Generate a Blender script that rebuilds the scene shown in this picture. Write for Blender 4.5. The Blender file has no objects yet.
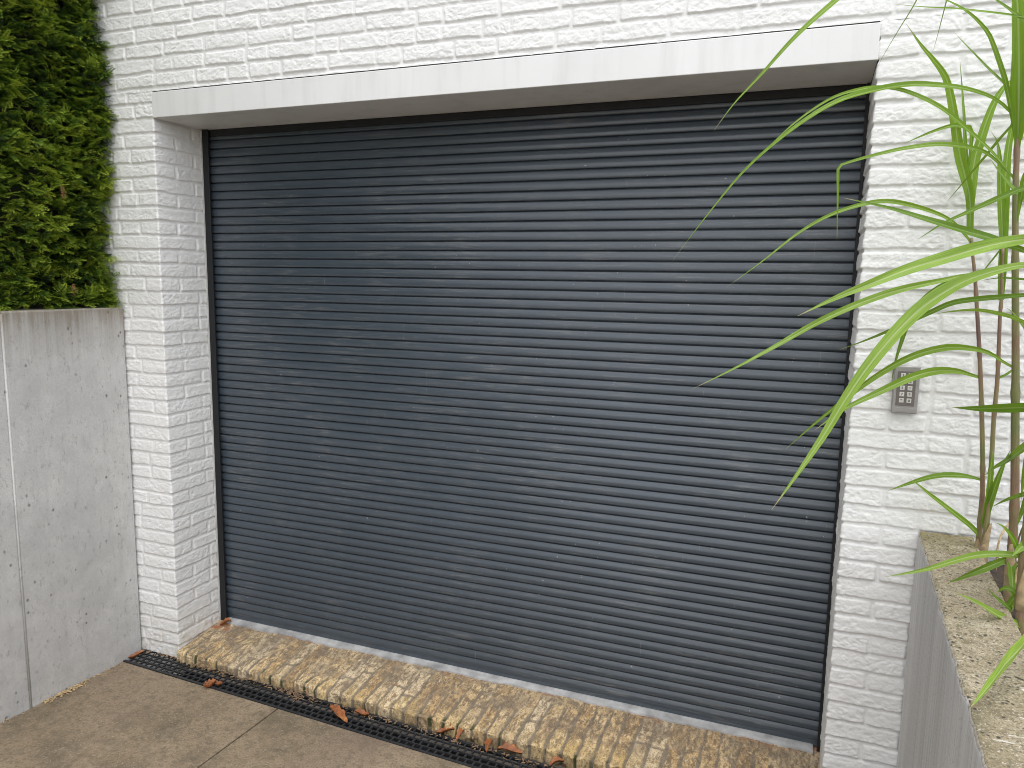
import bpy, math, random
import numpy as np
from mathutils import Vector, Matrix, noise as mnoise

R = math.radians
rng = np.random.default_rng(11)
random.seed(11)
scene = bpy.context.scene
COL = scene.collection

# measures of the place, in metres: the brick face is the plane y = 0, the street is at y < 0
W, H, LINTEL_H, DEPTH = 2.860, 2.4226, 0.111, 0.2956
COURSE = 0.0625

# ------------------------------------------------------------------ helpers
def tag(o, label=None, cat=None, group=None, kind=None):
    for k, v in (('label', label), ('category', cat), ('group', group), ('kind', kind)):
        if v: o[k] = v
    return o

def empty(name, loc=(0, 0, 0)):
    o = bpy.data.objects.new(name, None)
    o.empty_display_size = 0.05
    o.location = loc
    COL.objects.link(o)
    return o

def link(name, me, mat=None, parent=None, smooth=False):
    o = bpy.data.objects.new(name, me)
    COL.objects.link(o)
    if mat:
        for m in (mat if isinstance(mat, (list, tuple)) else [mat]): me.materials.append(m)
    if smooth: me.shade_smooth()
    if parent:
        o.parent = parent
        o.location = -Vector(parent.location)      # meshes are written in world metres
    return o

def mesh_np(name, verts, faces, uv=None, attrs=None):
    """faces: (n,4) int array; attrs: {name: per-vertex float}"""
    verts = np.asarray(verts, np.float32); faces = np.asarray(faces, np.int32)
    me = bpy.data.meshes.new(name)
    n, k = faces.shape
    me.vertices.add(len(verts)); me.vertices.foreach_set('co', verts.ravel())
    me.loops.add(n * k); me.loops.foreach_set('vertex_index', faces.ravel())
    me.polygons.add(n); me.polygons.foreach_set('loop_start', np.arange(0, n * k, k, dtype=np.int32))
    if uv is not None:
        l = me.uv_layers.new(name='UVMap')
        l.data.foreach_set('uv', np.asarray(uv, np.float32)[faces.ravel()].ravel())
    for an, av in (attrs or {}).items():
        a = me.attributes.new(an, 'FLOAT', 'POINT'); a.data.foreach_set('value', np.asarray(av, np.float32))
    me.update(calc_edges=True); me.validate()
    return me

def grid_faces(nu, nv):
    i = np.arange(nu - 1)[:, None] * nv + np.arange(nv - 1)[None, :]
    return np.stack([i, i + nv, i + nv + 1, i + 1], -1).reshape(-1, 4)

class MB:
    """collects boxes, prisms and tubes into ONE mesh"""
    def __init__(s): s.v, s.f = [], []
    def add(s, vs, fs):
        b = len(s.v); s.v += [tuple(v) for v in vs]; s.f += [tuple(i + b for i in f) for f in fs]; return s
    def box(s, x0, x1, y0, y1, z0, z1):
        return s.add([(x, y, z) for x in (x0, x1) for y in (y0, y1) for z in (z0, z1)],
                     [(0, 1, 3, 2), (4, 6, 7, 5), (0, 4, 5, 1), (2, 3, 7, 6), (0, 2, 6, 4), (1, 5, 7, 3)])
    def prism(s, pts, z0, z1):
        """pts: counter-clockwise (x, y); z0/z1 numbers or functions of (x, y)"""
        n = len(pts); a = z0 if callable(z0) else (lambda x, y: z0); b = z1 if callable(z1) else (lambda x, y: z1)
        vs = [(x, y, a(x, y)) for x, y in pts] + [(x, y, b(x, y)) for x, y in pts]
        fs = [tuple(range(n))[::-1], tuple(range(n, 2 * n))] + [(i, (i + 1) % n, n + (i + 1) % n, n + i) for i in range(n)]
        return s.add(vs, fs)
    def tube(s, pts, rad, n=8, cap=True):
        pts = [Vector(p) for p in pts]; rings = []
        for i, p in enumerate(pts):
            t = (pts[min(i + 1, len(pts) - 1)] - pts[max(i - 1, 0)]).normalized()
            a = t.orthogonal().normalized() if i == 0 else (a - a.dot(t) * t).normalized()
            b = t.cross(a); r = rad[i] if isinstance(rad, (list, tuple)) else rad
            rings.append([p + r * (math.cos(2 * math.pi * k / n) * a + math.sin(2 * math.pi * k / n) * b) for k in range(n)])
        vs = [v for r_ in rings for v in r_]
        fs = [(i * n + k, i * n + (k + 1) % n, (i + 1) * n + (k + 1) % n, (i + 1) * n + k) for i in range(len(pts) - 1) for k in range(n)]
        if cap: fs += [tuple(range(n))[::-1], tuple(range((len(pts) - 1) * n, len(pts) * n))]
        return s.add(vs, fs)
    def build(s, name, mat, parent=None, bevel=0, seg=2, smooth=False):
        me = bpy.data.meshes.new(name); me.from_pydata(s.v, [], s.f); me.update()
        o = link(name, me, mat, parent, smooth)
        if bevel:
            m = o.modifiers.new('bevel', 'BEVEL'); m.width = bevel; m.segments = seg; m.limit_method = 'ANGLE'; m.angle_limit = R(40)
        return o

# -- value noise on arrays
def _h(ix, iy, seed):
    n = (ix.astype(np.int64) * 374761393 + iy.astype(np.int64) * 668265263 + seed * 974634777) & 0xFFFFFFFF
    n = ((n ^ (n >> 13)) * 1274126177) & 0xFFFFFFFF
    n = n ^ (n >> 16)
    return (n & 0xFFFF) / 32767.5 - 1.0
def vnoise(x, y, seed=0):
    x = np.asarray(x, float); y = np.asarray(y, float)
    ix = np.floor(x); iy = np.floor(y); fx = x - ix; fy = y - iy
    fx = fx * fx * fx * (fx * (fx * 6 - 15) + 10); fy = fy * fy * fy * (fy * (fy * 6 - 15) + 10)
    a = _h(ix, iy, seed); b = _h(ix + 1, iy, seed); c = _h(ix, iy + 1, seed); d = _h(ix + 1, iy + 1, seed)
    return (a * (1 - fx) + b * fx) * (1 - fy) + (c * (1 - fx) + d * fx) * fy
def fbm(x, y, seed=0, oct=3):
    r = 0; a = 1.0
    for i in range(oct):
        r = r + a * vnoise(x * 2 ** i + 17.3 * i, y * 2 ** i - 9.1 * i, seed + i); a *= .5
    return r
def sstep(x, a, b):
    t = np.clip((x - a) / (b - a), 0, 1); return t * t * (3 - 2 * t)

# ------------------------------------------------------------------ materials
def mat(name):
    m = bpy.data.materials.new(name); m.use_nodes = True
    nt = m.node_tree; b = nt.nodes['Principled BSDF']
    return m, nt, b
def nd(nt, t, **kw):
    n = nt.nodes.new(t)
    for k, v in kw.items():
        if k in n.inputs.keys(): n.inputs[k].default_value = v
        else: setattr(n, k, v)
    return n
def noise_tex(nt, scale, detail=4, rough=.55, vec=None, dist=0):
    n = nd(nt, 'ShaderNodeTexNoise'); n.inputs['Scale'].default_value = scale; n.inputs['Detail'].default_value = detail
    n.inputs['Roughness'].default_value = rough; n.inputs['Distortion'].default_value = dist
    nt.links.new(vec if vec is not None else pos(nt), n.inputs['Vector']); return n.outputs['Fac']
def pos(nt, scale=None):
    if 'pos' not in nt.nodes:
        g = nd(nt, 'ShaderNodeTexCoord'); g.name = 'pos'
    o = nt.nodes['pos'].outputs['Object']
    if scale:
        m = nd(nt, 'ShaderNodeMapping'); m.inputs['Scale'].default_value = scale; nt.links.new(o, m.inputs['Vector']); return m.outputs['Vector']
    return o
def ramp(nt, fac, stops):
    r = nd(nt, 'ShaderNodeValToRGB'); e = r.color_ramp.elements
    while len(e) > 1: e.remove(e[-1])
    for i, (p, c) in enumerate(stops):
        if isinstance(c, (int, float)): c = (c, c, c)
        if i == 0: e[0].position = p; e[0].color = (*c, 1)
        else: e.new(p).color = (*c, 1)
    nt.links.new(fac, r.inputs['Fac']); return r.outputs['Color']
def mix(nt, fac, a, b, blend='MIX'):
    m = nd(nt, 'ShaderNodeMix', data_type='RGBA', blend_type=blend)
    for i, v in (('Factor', fac), ('A', a), ('B', b)):
        s = [q for q in m.inputs if q.name == i and (q.type == 'RGBA' or (i == 'Factor' and q.type == 'VALUE'))][0]
        if hasattr(v, 'links'): nt.links.new(v, s)
        elif isinstance(v, (tuple, list)): s.default_value = (*v, 1)
        else: s.default_value = v if i == 'Factor' else (v, v, v, 1)
    return [q for q in m.outputs if q.type == 'RGBA'][0]
def math_(nt, op, a, b=0.0, clamp=False):
    m = nd(nt, 'ShaderNodeMath', operation=op); m.use_clamp = clamp
    for i, v in enumerate((a, b)):
        if hasattr(v, 'links'): nt.links.new(v, m.inputs[i])
        else: m.inputs[i].default_value = v
    return m.outputs[0]
def attr(nt, name):
    a = nd(nt, 'ShaderNodeAttribute'); a.attribute_name = name; return a.outputs['Fac']
def sep(nt, vec):
    s = nd(nt, 'ShaderNodeSeparateXYZ'); nt.links.new(vec, s.inputs[0]); return s.outputs
def bump(nt, b, h, strength=.3, dist=.002):
    n = nd(nt, 'ShaderNodeBump'); n.inputs['Strength'].default_value = strength; n.inputs['Distance'].default_value = dist
    nt.links.new(h, n.inputs['Height']); nt.links.new(n.outputs[0], b.inputs['Normal'])
def setc(nt, b, col):
    if hasattr(col, 'links'): nt.links.new(col, b.inputs['Base Color'])
    else: b.inputs['Base Color'].default_value = (*col, 1)
def simple(name, col, rough=.5, metal=0.0, var=.12, scale=40, bmp=0):
    m, nt, b = mat(name)
    f = noise_tex(nt, scale)
    setc(nt, b, ramp(nt, f, [(.3, tuple(c * (1 - var) for c in col)), (.7, tuple(min(1, c * (1 + var)) for c in col))]))
    b.inputs['Roughness'].default_value = rough; b.inputs['Metallic'].default_value = metal
    if bmp: bump(nt, b, noise_tex(nt, scale * 6), bmp, .001)
    return m

M = {}
# white masonry paint over brick
m, nt, b = mat('white_masonry_paint')
f1 = noise_tex(nt, 3.0, 5); f2 = noise_tex(nt, 60, 4)
c = ramp(nt, f1, [(.3, (.765, .763, .75)), (.7, (.83, .828, .818))])
c = mix(nt, ramp(nt, f2, [(.35, .16), (.6, 0)]), c, (.70, .695, .68))
z = sep(nt, pos(nt))[2]
foot = math_(nt, 'MULTIPLY', ramp(nt, math_(nt, 'ADD', z, math_(nt, 'MULTIPLY', f1, .35)), [(.0, .8), (.10, .75), (.19, .35), (.36, 0)]), ramp(nt, noise_tex(nt, 26, 4), [(.38, 0), (.62, 1)]))
c = mix(nt, foot, c, (.52, .47, .37))
setc(nt, b, c); b.inputs['Roughness'].default_value = .62; b.inputs['Specular IOR Level'].default_value = .35
bump(nt, b, math_(nt, 'ADD', noise_tex(nt, 190, 5, .7), math_(nt, 'MULTIPLY', noise_tex(nt, 90, 3, .6, pos(nt, (1, 1, 2.4)), 1.5), .7)), .45, .0022); M['paint'] = m

# in-situ concrete of the retaining wall
def concrete(name, lo, hi, stain, top, streak=28.0):
    m, nt, b = mat(name)
    c = ramp(nt, noise_tex(nt, 2.2, 6, .6), [(.3, lo), (.7, hi)])
    st = noise_tex(nt, 1.0, 5, .65, pos(nt, (streak, streak, .9)))
    c = mix(nt, ramp(nt, st, [(.46, 0), (.75, .28)]), c, tuple(q * .72 for q in lo))
    c = mix(nt, ramp(nt, noise_tex(nt, 9, 6, .75), [(.38, .35), (.60, 0)]), c, tuple(q * .74 for q in lo))
    c = mix(nt, ramp(nt, noise_tex(nt, 60, 5, .8, pos(nt, (1, 1, .5))), [(.34, .7), (.44, 0)]), c, tuple(q * .55 for q in lo))
    c = mix(nt, ramp(nt, noise_tex(nt, 240, 3), [(.42, .28), (.56, 0)]), c, tuple(q * .6 for q in lo))
    # run-off stains that start at the top edge and end raggedly
    zz = sep(nt, pos(nt))[2]
    run = noise_tex(nt, 1.0, 5, .7, pos(nt, (36, 36, .25)))
    lim = math_(nt, 'SUBTRACT', zz, math_(nt, 'MULTIPLY', run, .30))
    c = mix(nt, ramp(nt, math_(nt, 'SUBTRACT', lim, top - .40), [(.03, 0), (.17, .35), (.25, .75)]), c, stain)
    v = nd(nt, 'ShaderNodeTexVoronoi'); v.inputs['Scale'].default_value = 27; nt.links.new(pos(nt, (1, 1, .8)), v.inputs['Vector'])
    pit = math_(nt, 'MULTIPLY', ramp(nt, v.outputs['Distance'], [(.09, 1), (.19, 0)]), ramp(nt, noise_tex(nt, 5, 3), [(.50, 0), (.60, 1)]))
    c = mix(nt, math_(nt, 'MULTIPLY', pit, .75), c, (.12, .118, .115))
    setc(nt, b, c); b.inputs['Roughness'].default_value = .85
    bump(nt, b, math_(nt, 'SUBTRACT', math_(nt, 'MULTIPLY', noise_tex(nt, 130, 5, .65), .5), pit), .5, .002)
    return m
M['wall_concrete'] = concrete('pale_grey_cast_concrete', (.52, .515, .505), (.64, .635, .62), (.17, .135, .085), 1.597)

# planter concrete: board-marked face, weathered exposed-aggregate top
m, nt, b = mat('weathered_planter_concrete')
st = noise_tex(nt, 1.0, 5, .65, pos(nt, (30, 30, .8)))
face = ramp(nt, st, [(.25, (.45, .445, .44)), (.5, (.59, .585, .58)), (.75, (.68, .67, .66))])
face = mix(nt, ramp(nt, noise_tex(nt, 1.0, 4, .6, pos(nt, (90, 90, 1.5))), [(.5, 0), (.7, .35)]), face, (.24, .225, .20))
top = ramp(nt, noise_tex(nt, 9, 6, .65), [(.3, (.20, .165, .10)), (.55, (.34, .29, .205)), (.75, (.46, .41, .32))])
top = mix(nt, ramp(nt, noise_tex(nt, 170, 3, .6), [(.38, .85), (.47, 0)]), top, (.09, .08, .06))
top = mix(nt, ramp(nt, noise_tex(nt, 48, 5, .75), [(.40, .8), (.50, 0)]), top, (.15, .125, .08))
top = mix(nt, ramp(nt, noise_tex(nt, 210, 3, .6, pos(nt, (1, 1, 1.7))), [(.56, 0), (.68, .8)]), top, (.56, .52, .45))
y_ = sep(nt, pos(nt))[1]
moss = math_(nt, 'MULTIPLY', ramp(nt, math_(nt, 'ADD', y_, math_(nt, 'MULTIPLY', noise_tex(nt, 6, 4), .5)), [(.0, .1), (.28, .75)]), ramp(nt, noise_tex(nt, 60, 4), [(.3, .2), (.6, 1)]))
top = mix(nt, moss, top, (.22, .19, .06))
chalk = math_(nt, 'MULTIPLY', ramp(nt, noise_tex(nt, 22, 5, .6, pos(nt, (.55, 1.9, 1))), [(.64, 0), (.69, 1)]), ramp(nt, math_(nt, 'ADD', y_, 1.1), [(.2, 1), (.62, 0)]))
top = mix(nt, chalk, top, (.68, .66, .62))
v = nd(nt, 'ShaderNodeTexVoronoi'); v.inputs['Scale'].default_value = 62; nt.links.new(pos(nt), v.inputs['Vector'])
hole = math_(nt, 'MULTIPLY', ramp(nt, v.outputs['Distance'], [(.16, 1), (.30, 0)]), ramp(nt, noise_tex(nt, 19, 3), [(.46, 0), (.54, 1)]))
g = nd(nt, 'ShaderNodeNewGeometry'); up = math_(nt, 'MULTIPLY', sep(nt, g.outputs['True Normal'])[2], 1.0, True)
upm = ramp(nt, up, [(.25, 0), (.6, 1)])
top = mix(nt, hole, top, (.05, .045, .035))
setc(nt, b, mix(nt, upm, face, top)); b.inputs['Roughness'].default_value = .9
hh = math_(nt, 'ADD', math_(nt, 'MULTIPLY', noise_tex(nt, 150, 5, .7), math_(nt, 'ADD', math_(nt, 'MULTIPLY', upm, 1.0), .25)), math_(nt, 'MULTIPLY', hole, -1.0))
bump(nt, b, hh, .6, .003); M['planter'] = m

# brushed concrete drive
m, nt, b = mat('brown_exposed_concrete')
c = ramp(nt, noise_tex(nt, 2.0, 6, .6), [(.3, (.205, .155, .098)), (.55, (.275, .210, .138)), (.75, (.330, .255, .172))])
c = mix(nt, ramp(nt, noise_tex(nt, 5.5, 5, .6), [(.48, 0), (.66, .6)]), c, (.095, .074, .048))
c = mix(nt, ramp(nt, noise_tex(nt, 95, 5, .75), [(.36, .75), (.5, 0)]), c, (.105, .082, .055))
c = mix(nt, ramp(nt, noise_tex(nt, 30, 5, .7), [(.40, .55), (.5, 0)]), c, (.120, .092, .058))
c = mix(nt, ramp(nt, noise_tex(nt, 11, 6, .75, None, .6), [(.56, 0), (.66, .4)]), c, (.34, .27, .19))
c = mix(nt, ramp(nt, noise_tex(nt, 140, 4, .75), [(.55, 0), (.68, .7)]), c, (.42, .36, .27))
c = mix(nt, ramp(nt, noise_tex(nt, 1.2, 3, .5), [(.56, 0), (.75, .35)]), c, (.20, .135, .115))
setc(nt, b, c); b.inputs['Roughness'].default_value = .82
bump(nt, b, noise_tex(nt, 190, 5, .7), .55, .003); M['drive'] = m

# threshold bricks: buff brick with lichen, warm sunlight painted into its golden tone, grey mortar in the joints ('joint', 'tone', 'edge' are stored per vertex)
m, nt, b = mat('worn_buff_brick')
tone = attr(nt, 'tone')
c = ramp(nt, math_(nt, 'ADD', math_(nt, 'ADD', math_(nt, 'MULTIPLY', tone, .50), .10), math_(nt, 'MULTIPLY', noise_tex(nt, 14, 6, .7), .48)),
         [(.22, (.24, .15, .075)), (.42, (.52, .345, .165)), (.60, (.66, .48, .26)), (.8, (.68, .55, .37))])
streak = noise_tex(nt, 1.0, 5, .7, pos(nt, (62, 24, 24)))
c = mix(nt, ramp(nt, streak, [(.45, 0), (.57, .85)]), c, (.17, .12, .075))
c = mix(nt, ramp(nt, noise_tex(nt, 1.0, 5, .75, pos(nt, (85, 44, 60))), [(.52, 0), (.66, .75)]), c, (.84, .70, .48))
lich = math_(nt, 'MULTIPLY', attr(nt, 'edge'), ramp(nt, noise_tex(nt, 20, 5, .7), [(.35, .1), (.6, 1)]))  # golden front edge: lichen with warm light put into the colour
c = mix(nt, math_(nt, 'MULTIPLY', lich, .65), c, (.66, .48, .19))
c = mix(nt, ramp(nt, noise_tex(nt, 150, 4, .75), [(.38, .85), (.46, 0)]), c, (.14, .10, .06))
c = mix(nt, ramp(nt, noise_tex(nt, 7, 5, .7), [(.40, .55), (.52, 0)]), c, (.20, .145, .10))
mort = ramp(nt, noise_tex(nt, 40, 5, .7), [(.3, (.13, .105, .075)), (.7, (.27, .225, .17))])
c = mix(nt, math_(nt, 'MULTIPLY', attr(nt, 'joint'), .9), c, mort)
c = mix(nt, attr(nt, 'moss'), c, (.045, .055, .012))
c = mix(nt, attr(nt, 'rust'), c, (.36, .15, .07))
setc(nt, b, c); b.inputs['Roughness'].default_value = .9
bump(nt, b, noise_tex(nt, 170, 5, .75), .8, .004); M['threshold'] = m

# painted metals and plastics
m, nt, b = mat('slate_grey_shutter_coating')
dust = noise_tex(nt, 1.0, 5, .75, pos(nt, (7, 60, 120)))
patch = noise_tex(nt, 1.6, 4, .6)
c = ramp(nt, patch, [(.3, (.042, .057, .074)), (.7, (.049, .065, .084))])
c = mix(nt, math_(nt, 'MULTIPLY', ramp(nt, dust, [(.50, 0), (.68, .75)]), ramp(nt, noise_tex(nt, 5, 4), [(.4, .1), (.65, 1)])), c, (.17, .17, .17))
c = mix(nt, ramp(nt, noise_tex(nt, 75, 2, .4), [(.775, 0), (.80, .7)]), c, (.42, .42, .40))
c = mix(nt, ramp(nt, noise_tex(nt, 1.0, 2, .5, pos(nt, (160, 20, 5))), [(.72, 0), (.76, .4)]), c, (.24, .24, .24))
setc(nt, b, c)
b.inputs['Roughness'].default_value = .42
nt.links.new(math_(nt, 'ADD', .26, math_(nt, 'MULTIPLY', noise_tex(nt, 9, 4), .14)), b.inputs['Roughness'])
b.inputs['Specular IOR Level'].default_value = .75
bump(nt, b, noise_tex(nt, 420, 2), .06, .0006); M['slat'] = m
M['guide'] = simple('near_black_guide_coating', (.006, .007, .009), .6)
m, nt, b = mat('white_lintel_coating')
dr = noise_tex(nt, 1.0, 4, .6, pos(nt, (11, 11, 1.2)))
c = ramp(nt, noise_tex(nt, 3, 4), [(.3, (.73, .732, .725)), (.7, (.79, .79, .785))])
c = mix(nt, ramp(nt, dr, [(.5, 0), (.7, .35)]), c, (.50, .50, .485))
zl_ = sep(nt, pos(nt))[2]
topd = ramp(nt, math_(nt, 'SUBTRACT', math_(nt, 'SUBTRACT', zl_, H + LINTEL_H - .03), math_(nt, 'MULTIPLY', noise_tex(nt, 1.0, 5, .8, pos(nt, (45, 45, .6))), .05)), [(0, 0), (.02, .55)])
c = mix(nt, topd, c, (.46, .45, .42))
setc(nt, b, c); b.inputs['Roughness'].default_value = .38; M['lintel'] = m
M['zinc'] = simple('dull_zinc', (.42, .42, .42), .65, .1, .38, 14, .3)
M['grate'] = simple('black_cast_iron', (.024, .025, .028), .6, 0, .35, 60, .4)
M['black'] = simple('dark_channel', (.010, .0095, .009), .9)
M['seal'] = simple('white_sealant', (.66, .66, .64), .6)
M['keycase'] = simple('satin_grey_metal', (.36, .345, .34), .42, .55, .08, 60)
M['keypanel'] = simple('grey_brown_keypad_panel', (.155, .135, .125), .5)
M['key'] = simple('pale_key', (.62, .60, .58), .45)
M['digit'] = simple('dark_digit_print', (.10, .085, .08), .6)
M['soil'] = simple('dark_potting_soil', (.045, .032, .022), .95, 0, .5, 30, 1.0)
M['deadwood'] = simple('dark_twig_bark', (.035, .026, .018), .9, 0, .4, 60, .6)
M['straw'] = simple('dry_straw', (.50, .37, .20), .8, 0, .4, 90)
M['drygrass'] = simple('dry_brown_stalk', (.26, .17, .10), .8, 0, .4, 50)
M['sheath'] = simple('papery_dry_sheath', (.36, .27, .15), .7, 0, .35, 45, .3)
M['joint'] = simple('dark_joint_filler', (.035, .03, .024), .9, 0, .3, 60)
M['ground'] = simple('garden_ground', (.07, .055, .04), .95, 0, .4, 2)

# hedge needles
m, nt, b = mat('yew_needles')
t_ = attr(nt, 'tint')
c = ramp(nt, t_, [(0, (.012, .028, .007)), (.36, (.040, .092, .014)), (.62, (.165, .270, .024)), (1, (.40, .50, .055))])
setc(nt, b, c); b.inputs['Roughness'].default_value = .5; b.inputs['Specular IOR Level'].default_value = .35
tr = nd(nt, 'ShaderNodeBsdfTranslucent'); nt.links.new(c, tr.inputs['Color'])
mx = nd(nt, 'ShaderNodeMixShader'); mx.inputs[0].default_value = .22
nt.links.new(b.outputs[0], mx.inputs[1]); nt.links.new(tr.outputs[0], mx.inputs[2])
nt.links.new(mx.outputs[0], nt.nodes['Material Output'].inputs['Surface']); M['yew'] = m
M['deadyew'] = simple('dead_brown_needles', (.34, .17, .075), .8, 0, .4, 80)

# reed blade: 'across' 0..1 over the width, 'along' 0..1, 'tone' per blade
m, nt, b = mat('reed_blade')
ac, al, tn = attr(nt, 'across'), attr(nt, 'along'), attr(nt, 'tone')
c = ramp(nt, tn, [(0, (.060, .14, .014)), (.5, (.19, .34, .016)), (1, (.35, .53, .085))])
fib = noise_tex(nt, 1.0, 3, .6, None)
uvv = nd(nt, 'ShaderNodeCombineXYZ'); nt.links.new(math_(nt, 'MULTIPLY', ac, 26), uvv.inputs[0]); nt.links.new(math_(nt, 'MULTIPLY', al, 6), uvv.inputs[1]); nt.links.new(math_(nt, 'MULTIPLY', tn, 40), uvv.inputs[2])
fib = noise_tex(nt, 1.0, 3, .6, uvv.outputs[0])
c = mix(nt, ramp(nt, fib, [(.38, .5), (.58, 0)]), c, (.07, .15, .015))
mid = math_(nt, 'ABSOLUTE', math_(nt, 'SUBTRACT', ac, .5))
c = mix(nt, math_(nt, 'MULTIPLY', ramp(nt, mid, [(.035, 1), (.085, 0)]), math_(nt, 'ADD', math_(nt, 'MULTIPLY', tn, .7), .15)), c, (.50, .58, .28))
c = mix(nt, ramp(nt, math_(nt, 'ADD', al, math_(nt, 'MULTIPLY', noise_tex(nt, 30, 3), .06)), [(.965, 0), (1.0, .85)]), c, (.50, .42, .24))
setc(nt, b, c); b.inputs['Roughness'].default_value = .42; b.inputs['Specular IOR Level'].default_value = .4
bump(nt, b, fib, .15, .0008)
tr = nd(nt, 'ShaderNodeBsdfTranslucent'); nt.links.new(mix(nt, .5, c, (.30, .46, .04)), tr.inputs['Color'])
mx = nd(nt, 'ShaderNodeMixShader'); mx.inputs[0].default_value = .40
nt.links.new(b.outputs[0], mx.inputs[1]); nt.links.new(tr.outputs[0], mx.inputs[2])
nt.links.new(mx.outputs[0], nt.nodes['Material Output'].inputs['Surface']); M['blade'] = m

# reed cane: bands of green, tan and purple along its length
m, nt, b = mat('reed_cane')
zc = noise_tex(nt, 1.0, 3, .5, pos(nt, (3, 3, 7)))
c = ramp(nt, zc, [(.32, (.155, .085, .075)), (.46, (.24, .15, .09)), (.56, (.23, .20, .085)), (.68, (.17, .20, .06))])
c = mix(nt, ramp(nt, noise_tex(nt, 1.0, 4, .6, pos(nt, (260, 260, 14))), [(.4, .4), (.6, 0)]), c, (.12, .08, .05))
setc(nt, b, c); b.inputs['Roughness'].default_value = .45; M['cane'] = m

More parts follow.
